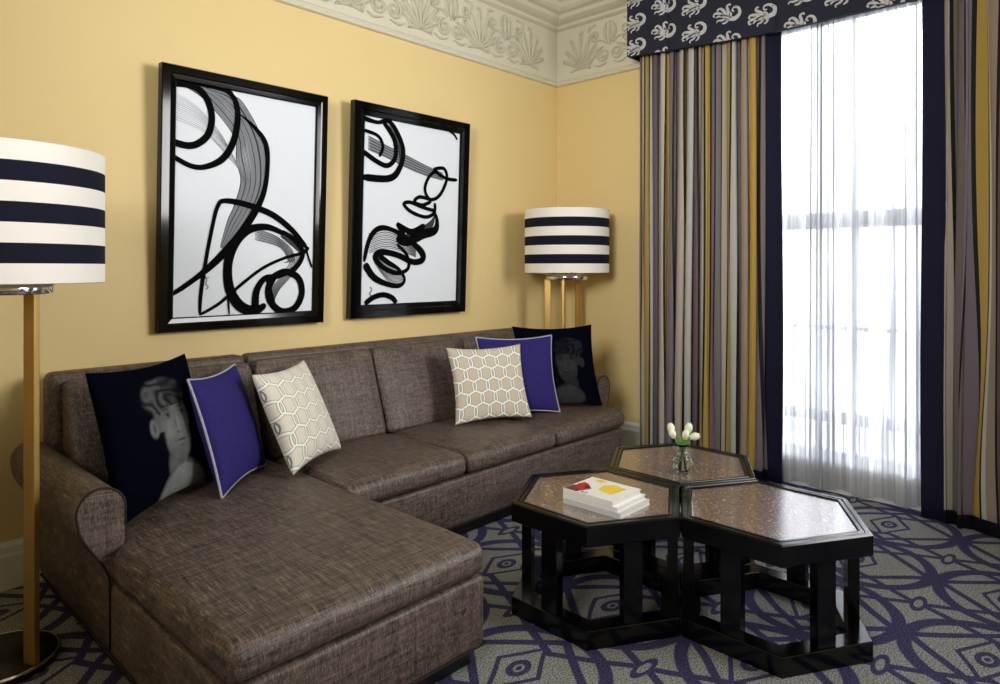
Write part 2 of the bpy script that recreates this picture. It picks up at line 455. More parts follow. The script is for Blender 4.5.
b = MB(); b.box(WX - .014, WX - .001, .5, 2.1, 0, SZ - .036); struct(b.build('trim_3', M['white'], bevel=.003))
# baseboards
def baseboard(name, pts_fn):
    b = MB(); prof = [(0, 0), (.022, 0), (.022, .14), (.016, .155), (.016, .18), (.006, .2), (0, .2)]
    P = [[pts_fn(t, q) for q in prof] for t in (0, 1)]
    b.grid(P, 0, False, closed_v=True); struct(b.build(name, M['white']))
baseboard('baseboard_picture', lambda t, q: (BX + t * (WX - BX), WY - q[0], q[1]))
baseboard('baseboard_window', lambda t, q: (WX - q[0], BY + t * (WY - BY), q[1]))
baseboard('baseboard_left', lambda t, q: (BX + q[0], BY + t * (WY - BY), q[1]))
# cornice: bead, relief frieze, stepped crown
prof = [(0, 2.882), (.012, 2.882), (.024, 2.888), (.028, 2.900), (.018, 2.908), (.018, 2.912), (.024, 2.918), (.018, 2.926), (.014, 2.93),
        (.014, 3.335), (.03, 3.34), (.045, 3.35), (.05, 3.37), (.085, 3.385), (.11, 3.4), (.118, 3.43), (.15, 3.44), (.175, 3.46), (.18, 3.5), (.215, 3.51), (.23, 3.54), (.23, 3.6), (.26, 3.62), (.27, 3.75), (0, 3.75)]
def cornice(name, f0):
    b = MB(); b.grid([[f0(t, q) for q in prof] for t in (0, 1)], 0, False, closed_v=True)
    return b
c1 = cornice('trim_1', lambda t, q: (BX + t * (WX - BX - q[0]), WY - q[0], q[1]))
c2 = cornice('trim_2', lambda t, q: (WX - q[0], BY + t * (WY - BY - q[0]), q[1]))
def spiral(cx, cy, r0, turns, a0, sgn, n=20):
    return [(cx + r0 * (1 - .82*i/n) * math.cos(a0 + sgn * turns * 2*PI*i/n), cy + r0 * (1 - .82*i/n) * math.sin(a0 + sgn * turns * 2*PI*i/n)) for i in range(n + 1)]
def frieze(mb, T, u0, u1):
    P = .56; u = u0; k = 0
    def rb(pts, w, h=.011, n=3): ribbon(mb, pts, w, T, h * 1.9, 1, n, flat=False)
    while u < u1:
        if k % 2 == 0:      # palmette
            cy = 2.985
            for q in range(-3, 4):
                a = PI/2 + q * .36; L = .28 - abs(q) * .035
                tip = (u + L*math.cos(a), cy + L*math.sin(a))
                mid = (u + L*.6*math.cos(a), cy + L*.6*math.sin(a))
                curl = (tip[0] + (.02 if q > 0 else -.02 if q < 0 else 0), tip[1] - .03)
                rb([(u, cy), mid, tip], [.012, .03, .040], .013)
                rb(spiral(tip[0], tip[1] + .004, .022, 1.0, a, 1 if q >= 0 else -1, 10), [.010]*11, .010, 1)
            rb([(u - .1, 2.975), (u - .04, 2.99), (u + .04, 2.99), (u + .1, 2.975)], .02)
        else:               # pair of scrolls with leaves
            for s in (-1, 1):
                rb(spiral(u + s*.062, 3.055, .062, 1.7, PI/2, -s), [.02]*21, .012, 2)
                rb([(u + s*.062, 3.117), (u + s*.13, 3.10), (u + s*.17, 3.04), (u + s*.20, 2.975)], .018)
                rb(spiral(u + s*.14, 3.215, .045, 1.5, -PI/2, s), [.015]*21, .011, 2)
                rb([(u + s*.14, 3.17), (u + s*.08, 3.17), (u + s*.03, 3.13)], .016)
                rb([(u + s*.02, 3.14), (u + s*.05, 3.22), (u + s*.03, 3.3)], [.01, .03, .01])
                rb([(u + s*.2, 3.25), (u + s*.19, 3.29), (u + s*.13, 3.3)], [.01, .025, .01])
                rb([(u + s*.03, 2.985), (u + s*.10, 2.972), (u + s*.15, 2.99)], [.01, .022, .01])
            rb([(u, 3.12), (u, 3.2), (u, 3.31)], [.014, .034, .014])
        u += P / 2; k += 1
frieze(c1, lambda u, v, h: (u, WY - .014 - h, v), BX + .2 - .075, WX - .12)
frieze(c2, lambda u, v, h: (WX - .014 - h, u, v), BY + .29, WY - .12)
struct(c1.build('trim_1', [M['plaster'], M['plaster_relief']])); struct(c2.build('trim_2', [M['plaster'], M['plaster_relief']]))

# ------------------------------------------------------------------ sectional sofa
sofa = empty('sectional_sofa', (2.3, 2.9, 0))
tag(sofa, 'long brown woven sectional sofa with a chaise under the two framed pictures', 'sofa')
def sp(b, name, m=None, bevel=0, **k):
    b.v = [(x - 2.3, y - 2.9, z) for x, y, z in b.v]
    return b.build(name, m or M['sofa'], sofa, bevel)
SL, SR, SB = .77, 3.865, 3.46; CR = 1.674; SF = 2.51; CF = 1.66
def soften(amp, fr=4.0, seed=0):
    return lambda p: noise.noise(Vector((p[0]*fr + seed, p[1]*fr, p[2]*fr))) * amp
def cushion(x0, x1, y0, y1, z0, z1, r=.035, crown=.018, n=(14, 14, 4), seed=0, name='seat_cushion', rear=None):
    b = MB(); nz = soften(.004, 5, seed)
    if rear: xr, yr = rear; y1c = y1; y1 = yr
    def xf(p, h):
        u, v, w = p[0]/h[0], p[1]/h[1], p[2]/h[2]
        c = (1 - u**4) * (1 - v**4)
        if rear and u < 0 and p[1] + (y0+y1)/2 > y1c:      # T-shaped: narrower where the arm stands
            p = Vector(p); p.x += (xr - x0) * (-u)
        q = Vector(p)
        if w > 0: q.z += crown * c * w
        s = (1 - w*w)
        q.y -= .008 * s * (1 if v < -.8 else 0); 
        q += Vector((0, 0, nz(p) * (1 if w > 0 else 0)))
        return q
    b.rbox(((x0+x1)/2, (y0+y1)/2, (z0+z1)/2), (x1-x0, y1-y0, z1-z0), r, 4, n, xf=xf)
    return sp(b, name)
# bases
b = MB(); b.bbox(SL, CR + .015, CF + .0, SB - .02, .07, .312, .018, 3); sp(b, 'chaise_base')
b = MB(); b.bbox(CR + .016, SR, SF, SB - .02, .07, .312, .018, 3); sp(b, 'sofa_base')
b = MB(); b.box(SL + .03, CR - .02, CF + .04, SB - .05, 0, .075); b.box(CR - .02, SR - .03, SF + .04, SB - .05, 0, .075); sp(b, 'plinth', M['plinth'], .003)
# welt lines round the lower edge of the upholstery
b = MB(); e = .001
b.tube([(SL - e, SB - .05, .074), (SL - e, CF - e, .074), (CR + .015 + e, CF - e, .074), (CR + .015 + e, SF - e, .074), (SR + e, SF - e, .074), (SR + e, SB - .05, .074)], .005, 6)
sp(b, 'welting', M['sofa_dark'])
# seats
cushion(SL - .004, CR + .01, CF - .01, 2.52, .318, .432, .04, .018, (14, 22, 3), 1, 'chaise_cushion', rear=(.80, 3.2))
tw = (SR - CR) / 3
for i in range(3):
    cushion(CR + .014 + tw*i, CR + tw*(i+1) + (.008 if i == 2 else .008), SF - .015, 3.2, .318, .432, .04, .02, (12, 14, 3), 5 + i)
# back frames
def back_frame(x0, x1):
    b = MB()
    def xf(p, h):
        q = Vector(p)
        if p[2] > 0 and p[1] > 0: q.z -= .0
        return q
    b.rbox(((x0+x1)/2, 3.40, .50), (x1-x0, .12, .86), .035, 4, (10, 1, 6)); sp(b, 'back_frame')
back_frame(SL + .012, CR - .022); back_frame(CR - .016, SR - .06)
# back cushions: wedge leaning on the frame
def back_cushion(x0, x1, seed, z1=.905):
    b = MB(); z0 = .425; H = z1 - z0; nz = soften(.006, 5, seed)
    def xf(p, h):
        u, w = p[0]/h[0], p[2]/h[2]
        t = (w + 1) / 2
        front = 3.10 + .175 * t; back = 3.335 + .0 * t
        s = (p[1] + h[1]) / (2*h[1])
        y = front + (back - front) * s
        if s < .6: y -= .022 * (1 - u**4) * (1 - (w)**4) + nz(p)
        return Vector((p[0] + 0, y - 3.2, p[2]))
    b.rbox(((x0+x1)/2, 3.2, (z0+z1)/2), (x1-x0, .20, H), .038, 4, (12, 3, 12), xf=xf); return sp(b, 'back_cushion')
back_cushion(.825, CR - .03, 11, .90)
for i in range(3): back_cushion(CR - .01 + tw*i - (.0 if i else -.0), CR - .02 + tw*(i+1) - (0 if i < 2 else .07), 12 + i)
# rolled arms
def arm(x_in, x_out, y0, y1, shift=.02, name='arm'):
    s = 1 if x_out > x_in else -1
    R = .078; cx = x_out - s*shift; cz = .564
    inn = x_in
    pr = []                                              # outline, from the inner bottom up and over
    pr.append((inn, .09)); pr.append((inn, .5))
    for i in range(0, 15):
        ang = PI * (1 - 0) * 0 
        t = i / 14; ang = math.radians(8) + t * math.radians(190)
        pr.append((cx - s * R * math.cos(ang) * (1.0 if math.cos(ang) > 0 else .9), cz + R * math.sin(ang)))
    ax_, az_ = pr[-1]
    for i in range(1, 9):
        t = i / 8; h_ = t*t*(3-2*t); pr.append((ax_ + (x_out - ax_) * h_, az_ + (.315 - az_) * t))
    pr.append((x_out, .2)); pr.append((x_out, .09))
    b = MB(); n = len(pr)
    ys = [y0 + .0, y0 + .008] + [y0 + .02 + (y1 - y0 - .03) * i / 12 for i in range(13)] + [y1]
    rows = []
    for k, y in enumerate(ys):
        sc = .965 if k == 0 else (.99 if k == 1 else 1)
        mx = sum(q[0] for q in pr)/n; mz = sum(q[1] for q in pr)/n
        rows.append([(mx + (q[0]-mx)*sc, y, mz + (q[1]-mz)*sc) for q in pr])
    b.grid(rows, 0, True, closed_v=True)
    o = len(b.v) - len(rows)*n
    b.f.append([o + j for j in range(n)]); b.m.append(0); b.sm.append(False)
    b.f.append([o + (len(rows)-1)*n + j for j in range(n)]); b.m.append(0); b.sm.append(False)
    ob = sp(b, name)
    w = MB(); w.tube([(q[0] - 2.3, y0 + .002 - 2.9, q[1]) for q in pr[1:-1]] + [(x_out - 2.3, y0 + .002 - 2.9, .09)], .0045, 6)
    w.build('arm_welt', M['sofa_dark'], ob)
arm(.815, .768, 2.525, 3.45, -.03)
arm(SR - .055, SR + .012, 2.66, 3.45)

# ------------------------------------------------------------------ throw pillows
def pillow(name, BL, u, v, T=.15, pinch=.092, n=40, facecol=None, extra=None):
    """BL lower-left corner as seen from the front, u along the width, v up the height"""
    BL = Vector(BL); U = Vector(u); V = Vector(v); Nn = U.cross(V).normalized()
    c = BL + U/2 + V/2; lu, lv = U.length, V.length
    P = []; Q = []
    def pt(s, t, side):
        s2 = s * (1 - pinch * (1 - t*t)); t2 = t * (1 - pinch * (1 - s*s))
        th = max(0, (1 - s**2) * (1 - t**2)) ** .40 * T / 2
        th *= 1 + .08 * noise.noise(Vector((s*2.1 + BL.x*7, t*2.1, side)))
        q = c + U*s2/2 + V*t2/2 + Nn * (th * side)
        return q - c
    def cs(i): return math.sin(PI/2 * (2*i/n - 1)) * .35 + (2*i/n - 1) * .65
    f = [[pt(cs(i), cs(j), 1) for j in range(n+1)] for i in range(n+1)]
    r = [[pt(cs(i), cs(j), -1) for j in range(n+1)] for i in range(n+1)]
    return f, r, c, lu, lv, pt, cs
def make_pillow(label, group, BL, u, v, material, T=.15, piping=None, ppart=False, face=None, n=40):
    if face: n = 150
    f, r, c, lu, lv, pt, cs = pillow('p', BL, u, v, T, n=n)
    b = MB(); m = n + 1
    b.grid(f, 0, True, uvf=lambda i, j: (cs(i)/2*lu + .5, cs(j)/2*lv + .5))
    b.grid([row[::-1] for row in r], 0, True, uvf=lambda i, j: (cs(i)/2*lu + .5, cs(n-j)/2*lv + .5))
    me_name = 'throw_pillow'
    if piping:
        root = empty(me_name, c)
        ob = b.build('pillow_cover', material, root)
        w = MB(); ring = []
        for i in range(n+1): ring.append(pt(cs(i), -1, 1))
        for i in range(1, n+1): ring.append(pt(1, cs(i), 1))
        for i in range(1, n+1): ring.append(pt(cs(n-i), 1, 1))
        for i in range(1, n): ring.append(pt(-1, cs(n-i), 1))
        w.tube(ring, .0058, 6, closed=True); w.build('piping', piping, root)
    else:
        root = b.build(me_name, material); root.location = c; ob = root
    me = ob.data
    bm = bmesh.new(); bm.from_mesh(me); 
    if face:
        lay = bm.verts.layers.float_color.new('print')
        for i, vv in enumerate(bm.verts):
            k = i if i < m*m else None
            if k is not None: a, d = divmod(k, m); col = face((cs(a)+1)/2, (cs(d)+1)/2)
            else: col = srgb(4, 5, 16)
            vv[lay] = col
    bmesh.ops.remove_doubles(bm, verts=bm.verts, dist=1e-5); bmesh.ops.recalc_face_normals(bm, faces=bm.faces); bm.to_mesh(me); bm.free()
    tag(root, label, 'cushion', group)
    return root

def portrait(cx, cy, k, gain, flip=1):
    """greyish man's face printed on dark navy velvet; returns colour(u,v)"""
    base = Vector(srgb(4, 5, 16)[:3]); lite = Vector(srgb(150, 152, 150)[:3])
    def g(x, y, a, b, sx, sy, rot=0):
        dx, dy = x-a, y-b
        if rot: dx, dy = dx*math.cos(rot)+dy*math.sin(rot), -dx*math.sin(rot)+dy*math.cos(rot)
        return math.exp(-(dx/sx)**2 - (dy/sy)**2)
    def ell(x, y, a, b, sx, sy, e=.12):
        d = math.hypot((x-a)/sx, (y-b)/sy); return max(0, min(1, (1 + e - d) / (2*e)))
    def col(u, v):
        x = (u - cx) / k * flip; y = (v - cy) / k
        nz = noise.noise(Vector((x*9, y*9, 3)))
        head = ell(x, y, 0, 0, .31, .43, .06) ; jaw = ell(x, y, .04, -.16, .24, .34, .08)
        L = .62 * max(head * (1 if y > -.1 else .0), jaw) 
        L *= .55 + .5 * g(x, y, .05, .0, .3, .45)
        L += .22 * g(x, y, -.05, .27, .2, .1) + .22 * g(x, y, -.1, -.1, .09, .13) + .16 * g(x, y, .2, -.05, .05, .1)
        neck = ell(x, y, -.02, -.52, .16, .25, .15) * .38; L = max(L, neck)
        # shirt collar & shoulder
        if y < -.5: L = max(L, .75 * ell(x, y, .1, -.78, .3 + .3*(-.5-y), .26, .12) * (1 if y < -.52 - .3*abs(x-.02) + .05*nz else .5))
        # ear
        L = max(L, .6 * ell(x, y, -.33, -.04, .065, .11, .2)); L -= .35 * g(x, y, -.33, -.04, .025, .06)
        # eyes, brows
        for ex in (-.09, .19):
            L -= .34 * g(x, y, ex, .075, .085, .05); L += .28 * g(x, y, ex - .02, .06, .05, .014); L -= .5 * g(x, y, ex + .012, .063, .022, .02)
            L -= .42 * g(x, y, ex, .15, .09, .018, .12)
        # nose
        L -= .22 * g(x, y, .035, -.02, .018, .12, -.1); L += .22 * g(x, y, .085, -.05, .022, .13); L -= .45 * g(x, y, .05, -.165, .03, .014); L -= .35 * g(x, y, .115, -.165, .018, .012)
        # mouth
        L -= .5 * g(x, y, .08, -.262, .085, .011); L += .12 * g(x, y, .08, -.235, .06, .014); L += .2 * g(x, y, .08, -.295, .055, .018); L -= .2 * g(x, y, .08, -.33, .06, .014)
        # hair: curls above forehead and down the side
        hr = ell(x, y, -.04, .31, .36, .25, .1) * (1 if y > .17 + .35*max(0, x+.05)*0 - (.45*max(0, -x-.12)) * 2.2 else 0)
        curl = .5 + .5 * math.sin(26 * (x*.9 + .25*noise.noise(Vector((x*5, y*5, 0)))) + 9*math.sin(7*y + 3*x))
        if hr > 0: L = L * (1-hr) + hr * (.05 + .22 * curl * (.6 + .8*(x < -.05)))
        L = max(0, L) * (1 + .25 * nz)
        q = base + (lite - base) * min(1, L * gain)
        return (q[0], q[1], q[2], 1)
    return col
G = 'throw pillows on the sectional sofa'
make_pillow('big dark navy pillow printed with a man\'s face, beside the left sofa arm', G, (.826, 2.632, .452), (.49, .322, 0), (-.04, .23, .535), M['portrait'], .15, face=portrait(.535, .53, .63, .72))
make_pillow('violet wool pillow with pale piping on the chaise, next to the near portrait pillow', G, (1.224, 2.688, .452), (.345, .305, 0), (-.053, .20, .46), M['purple'], .14, M['cord'])
make_pillow('white pillow with linked rings, tilted where the chaise meets the first seat', G, (1.568, 2.735, .457), (.375, .19, .012), (-.088, .21, .435), M['rings_l'], .15)
make_pillow('beige pillow with linked rings standing on the seat by the far corner', G, (2.715, 2.915, .455), (.47, -.19, 0), (.07, .16, .438), M['rings_r'], .12)
make_pillow('violet wool pillow with pale piping behind the beige ringed pillow', G, (3.005, 2.978, .455), (.433, -.27, 0), (.06, .12, .478), M['purple'], .12, M['cord'])
make_pillow('dark navy portrait pillow in the far corner under the floor lamp', G, (3.305, 2.92, .455), (.48, -.30, 0), (.04, .12, .535), M['portrait'], .12, face=portrait(.62, .55, .56, .13, -1))

# ------------------------------------------------------------------ framed pictures
def picture(label, x0, x1, z0, z1, fw, strokes, s0, sx, sy, wk=1.0):
    yb, yt = WY - .055, WY - .105                          # the top leans off the wall
    root = empty('framed_picture', ((x0+x1)/2, yb, z0)); W = x1-x0; H = z1-z0
    lean = math.atan2(yb - yt, H); root.rotation_euler = (lean, 0, 0)
    # local: x along wall, -y towards room, z up the picture
    b = MB(); h = W/2; D = .045
    def ring(i, o, ya, yb_):
        P = []
        for (ix, oo, yy) in ((0, o, ya), (0, o, yb_)): pass
    outer = [(-h, 0), (h, 0), (h, H), (-h, H)]; 
    def off(q): return [(-h+q, q), (h-q, q), (h-q, H-q), (-h+q, H-q)]
    prof = [(0, D), (0, -.0), (.004, -.005), (fw*.55, -.005), (fw*.62, .0), (fw - .006, .004), (fw, .008), (fw, D)]
    rows = [[(x, y, z) for x, z in off(q)] for q, y in prof]
    b.grid(rows, 0, False, closed_u=True, closed_v=True)
    b.build('frame', M['frame'], root)
    pr = MB(); q = fw - .004; pr.box(-h + q, h - q, .016, .026, q, H - q, 0)
    # strokes traced on the sheet: photo pixel -> sheet coordinates
    def to_sheet(px, py):
        a = (px - 500) / F
        # plane of the sheet is y = yy(z); iterate twice
        z = (z0 + z1) / 2
        for _ in range(4):
            yy = yb + (yt - yb) * (z - z0) / H + .015
            Z = yy / (-a * .7282 + .6854); z = CH - (py - HY) * Z / F
        x = Z * (a * .6854 + .7282)
        return x - (x0+x1)/2, (z - z0)
    inner = .010
    def clip(x, z): return (max(-h + fw + inner*0, min(h - fw, x)), max(fw, min(H - fw, z)))
    k = 0
    for pts, w, mi in strokes:
        k += 1
        P = [to_sheet(s0[0] + p[0]/sx, s0[1] + p[1]/sy) for p in pts]
        scale = 1.0 / sx * .0054 * wk
        ww = [q * scale for q in w] if isinstance(w, list) else w * scale
        lift = .0158 - .00006 * k
        ribbon(pr, P, ww, lambda u, v, hh: (u, hh, v), lift, mi, 8, flat=True, clip=clip)
    pr.build('print', [M['paper'], M['ink'], M['ink2'], M['ink3']], root)
    tag(root, label, 'picture', 'framed abstract ink pictures over the sofa')
    return root
A = []
# wash of the big sweep: many fine grey hairs
for i in range(26):
    t = i / 25; o = (t - .5)
    A.append(([(95 + 70*t, 78 + 10*t), (150 + 66*t, 100 + 20*t - 30*o), (215 + 30*o + 14, 165 - 60*o), (250 + 60*o, 230 - 40*o), (258 + 56*o, 300), (240 + 50*o, 360 + 10*o), (215 + 30*o, 405 + 30*o), (190 + 14*o, 455 + 10*o)], rnd(1.6, 4.4), 2 if (i * 7) % 5 else 3))
for i in range(12):
    t = i / 11
    A.append(([(74, 95 + 60*t), (130 + 20*t, 130 + 60*t), (190 + 25*t, 200 + 60*t), (238 + 14*t, 300)], rnd(.5, 1.1), 2))
for i in range(9):
    A.append(([(262, 408 + i*3), (310 + i, 425 + i*3), (345 - i, 455 + i*3), (352 - i*3, 485)], 2, 2 if i % 2 else 3))
for i in range(7):
    A.append(([(320, 425 - i*2), (350, 450 - i*2), (372, 470 - i*3)], 2, 3))
    A.append(([(350 + i*4, 470), (330 + i*4, 505), (300 + i*3, 545), (290 + i*2, 580)], 1.6, 3))
A += [([(70, 74), (120, 82), (150, 108), (163, 150), (156, 190), (134, 212), (108, 218), (70, 208)], 16, 1),
      ([(96, 74), (150, 82), (195, 92), (218, 118), (222, 160), (212, 210), (188, 248), (150, 266), (115, 264), (70, 240)], [6, 8, 12, 12, 15, 16, 16, 13, 12, 12], 1),
      ([(160, 84), (205, 95), (220, 140)], 9, 1),
      ([(226, 145), (262, 178), (286, 215), (290, 270), (280, 330), (252, 385), (205, 445), (140, 510), (66, 562)], [3, 10, 14, 12, 14, 18, 16, 13, 10], 1),
      ([(225, 430), (190, 470), (150, 505), (78, 556)], 10, 1),
      ([(136, 604), (138, 560), (148, 490), (163, 410), (176, 358), (192, 344), (240, 352), (300, 375), (345, 410), (380, 452)], [6, 9, 9, 9, 10, 12, 15, 16, 15, 12], 1),
      ([(382, 448), (372, 462), (330, 474), (280, 497), (230, 535), (180, 578), (136, 604)], [14, 10, 8, 8, 8, 8, 7], 1),
      ([(378, 455), (384, 475), (391, 496)], 6, 1),
      ([(330, 420), (290, 404), (248, 410), (216, 440), (200, 490), (204, 545), (228, 584), (262, 594), (286, 580)], [12, 16, 20, 24, 22, 24, 26, 22, 14], 1),
      ([(320, 412), (350, 432), (370, 462), (355, 495), (318, 515), (285, 520), (265, 550), (262, 590)], [10, 14, 14, 14, 12, 14, 18, 20], 1),
      ([(300, 520), (330, 506), (360, 520), (368, 555), (352, 588), (322, 596), (298, 575), (292, 545), (306, 515)], 18, 1),
      ([(205, 470), (198, 520), (203, 603)], 5, 1),
      ([(288, 520), (300, 560), (310, 598)], 9, 1),
      ([(148, 515), (152, 525), (149, 533), (155, 540), (150, 546)], 1.6, 3), ([(146, 522), (158, 518)], 1.4, 3)]
picture('large framed abstract of looping black brush strokes, nearer the striped lamp on the left', 1.275, 2.200, 1.058, 2.377, .072, A, (140, 50), 2.28, 2.28, .93)
B = []
for i in range(14):
    B.append(([(108, 130 + i*3), (160, 158 + i*2.6), (220, 188 + i*2.6), (270, 214 + i*2.2), (322, 238 + i*1.5)], 2.6, 2 if i % 3 else 3))
for i in range(12):
    B.append(([(110, 410 + i*5), (160, 395 + i*5), (215, 420 + i*4), (245, 455 + i*2)], 2.2, 2 if i % 2 else 3))
    B.append(([(125, 470 + i*2), (165, 500 + i*4), (205, 520 + i*3.5), (214, 552 - i*2)], 2, 2 if i % 3 else 3))
    B.append(([(210, 415 + i*2), (255, 395 + i*2), (290, 370 + i*2), (300, 345)], 2.4, 3))
for i in range(6): B.append(([(168 + i*3, 100), (190 + i*2, 150), (200, 205)], 2, 3))
B += [([(90, 78), (135, 92), (165, 88), (190, 120), (208, 172), (198, 222), (168, 252), (90, 248)], [14, 10, 12, 14, 14, 16, 18, 18], 1),
      ([(150, 88), (182, 140), (186, 190), (165, 215), (135, 205), (90, 172)], 13, 1),
      ([(90, 112), (135, 130), (150, 160), (140, 190)], 9, 1),
      ([(362, 257), (330, 252), (300, 232), (300, 225), (325, 225), (332, 255), (312, 300), (285, 312), (270, 285), (280, 250), (302, 228)], 10, 1),
      ([(285, 312), (255, 305), (240, 318), (262, 328), (288, 318)], 10, 1),
      ([(300, 345), (265, 335), (228, 320), (210, 326), (232, 348), (272, 362), (296, 350), (298, 322)], 10, 1),
      ([(292, 340), (304, 370), (298, 400), (262, 412), (222, 432), (194, 428), (206, 405), (192, 382), (232, 405), (270, 385)], [10, 12, 22, 26, 24, 14, 18, 10, 18, 16], 1),
      ([(96, 490), (112, 425), (140, 394), (180, 400), (225, 428), (260, 462), (262, 484), (235, 490), (190, 470), (145, 462), (128, 478), (150, 505), (190, 522), (222, 508), (218, 470), (190, 440)], [10, 13, 14, 12, 14, 20, 18, 16, 16, 16, 16, 14, 12, 10, 10, 8], 1),
      ([(98, 495), (122, 532), (158, 552), (196, 558), (212, 540), (196, 512), (160, 488), (130, 462)], [20, 18, 14, 12, 8, 10, 14, 14], 1),
      ([(98, 610), (122, 592), (150, 584), (176, 592), (188, 608)], 14, 1),
      ([(335, 114), (352, 126), (362, 142)], 7, 1),
      ([(113, 560), (118, 572), (112, 580), (120, 590)], 2, 3)]
picture('smaller looking framed abstract of tangled black brush loops, nearer the window', 2.385, 3.352, 1.066, 2.395, .082, B, (330, 90), 2.85, 2.85, 1.32)

# ------------------------------------------------------------------ floor lamps
def floor_lamp(label, c, angs, z0=1.335, z1=1.805, rs=.32):
    root = empty('floor_lamp', (c[0], c[1], 0)); cr = [.6854, -.7282]; cz = [.7282, .6854]
    b = MB(); n = 72
    for i in range(7):
        za = z0 + (z1-z0)*i/7; zb = z0 + (z1-z0)*(i+1)/7
        ra = rs * (1.0 - .0 * i); 
        rows = [[(ra*math.cos(2*PI*j/n), ra*math.sin(2*PI*j/n), z) for j in range(n)] for z in (za, zb)]
        b.grid(rows, i % 2, True, closed_v=True)
    rin = rs - .006
    b.grid([[(r*math.cos(2*PI*j/n), r*math.sin(2*PI*j/n), z) for j in range(n)] for r, z in ((rs, z1), (rs-.003, z1+.002), (rin, z1), (rin, z0), (rs-.003, z0-.002), (rs, z0))], 0, True, closed_v=True)
    b.build('lamp_shade', [M['shade_white'], M['shade_navy']], root)
    b = MB(); b.lathe([(.0, 1.288), (.158, 1.288), (.162, 1.292), (.162, 1.322), (.158, 1.327), (0, 1.327)], n=56)
    for k in range(3):      # spider arms up to the shade
        a = k * 2*PI/3; b.tube([(.12*math.cos(a), .12*math.sin(a), 1.325), ((rs-.008)*math.cos(a), (rs-.008)*math.sin(a), 1.345)], .004, 6)
    b.build('collar', M['chrome'], root)
    for a in angs:
        a = math.radians(a); lx, lz = math.cos(a)*.145, math.sin(a)*.145
        x = lx*cr[0] + lz*cz[0]; y = lx*cr[1] + lz*cz[1]
        b = MB(); b.bbox(-.024, .024, -.011, .011, .028, 1.290, .003, 1, smooth=False)
        o = b.build('post', M['brass'], root); o.location = (x, y, 0)
        # broad face turned across the line to the centre
        o.rotation_euler = (0, 0, math.atan2(y, x))
    b = MB(); b.lathe([(0, 0), (.173, 0), (.18, .006), (.18, .022), (.174, .03), (0, .03)], n=64); ba = b.build('base', M['plinth'], root)
    b = MB(); b.lathe([(.1735, .0295), (.1805, .0225), (.1815, .0235), (.1745, .0308), (.1735, .0295)], n=64, caps=False); b.build('base_rim', M['chrome'], ba)
    b = MB(); b.lathe([(0, 1.45), (.012, 1.45), (.03, 1.5), (.034, 1.54), (.022, 1.575), (0, 1.585)], n=20); b.lathe([(0, 1.327), (.014, 1.327), (.014, 1.45), (0, 1.45)], n=16)
    b.build('bulb', M['white'], root)
    tag(root, label, 'lamp', 'floor lamps with navy and white banded drum shades')
# camera-frame (X right, Z forward) -> world
def c2w(X, Z): return (X*.6854 + Z*.7282, -X*.7282 + Z*.6854)
floor_lamp('brass floor lamp with banded drum shade, close up beside the rolled sofa arm', c2w(-1.74, 2.36), (345, 130, 235), 1.328, 1.783)
floor_lamp('brass floor lamp with banded drum shade in the corner behind the sofa', (4.118, 3.178), (170, 255, 48), 1.342, 1.812)

# ------------------------------------------------------------------ hexagonal tables
TH = .448; S = .3775; C0 = (.827*.932, 3.118*.932); TT = math.radians(284.605)
def U(k): a = TT + math.radians(60*k); return Vector((S*math.cos(a), S*math.sin(a)))
Cv = Vector((0, 0)); D_ = U(0); Bv = U(2); Rv = U(4)
cen = [D_ + U(2), Bv + U(4), Rv + U(0)]          # a hexagon's centre = vertex + two edge vectors
cen = [Cv + U(0) + U(2) - Vector((0, 0)), Cv + U(2) + U(4), Cv + U(4) + U(0)]
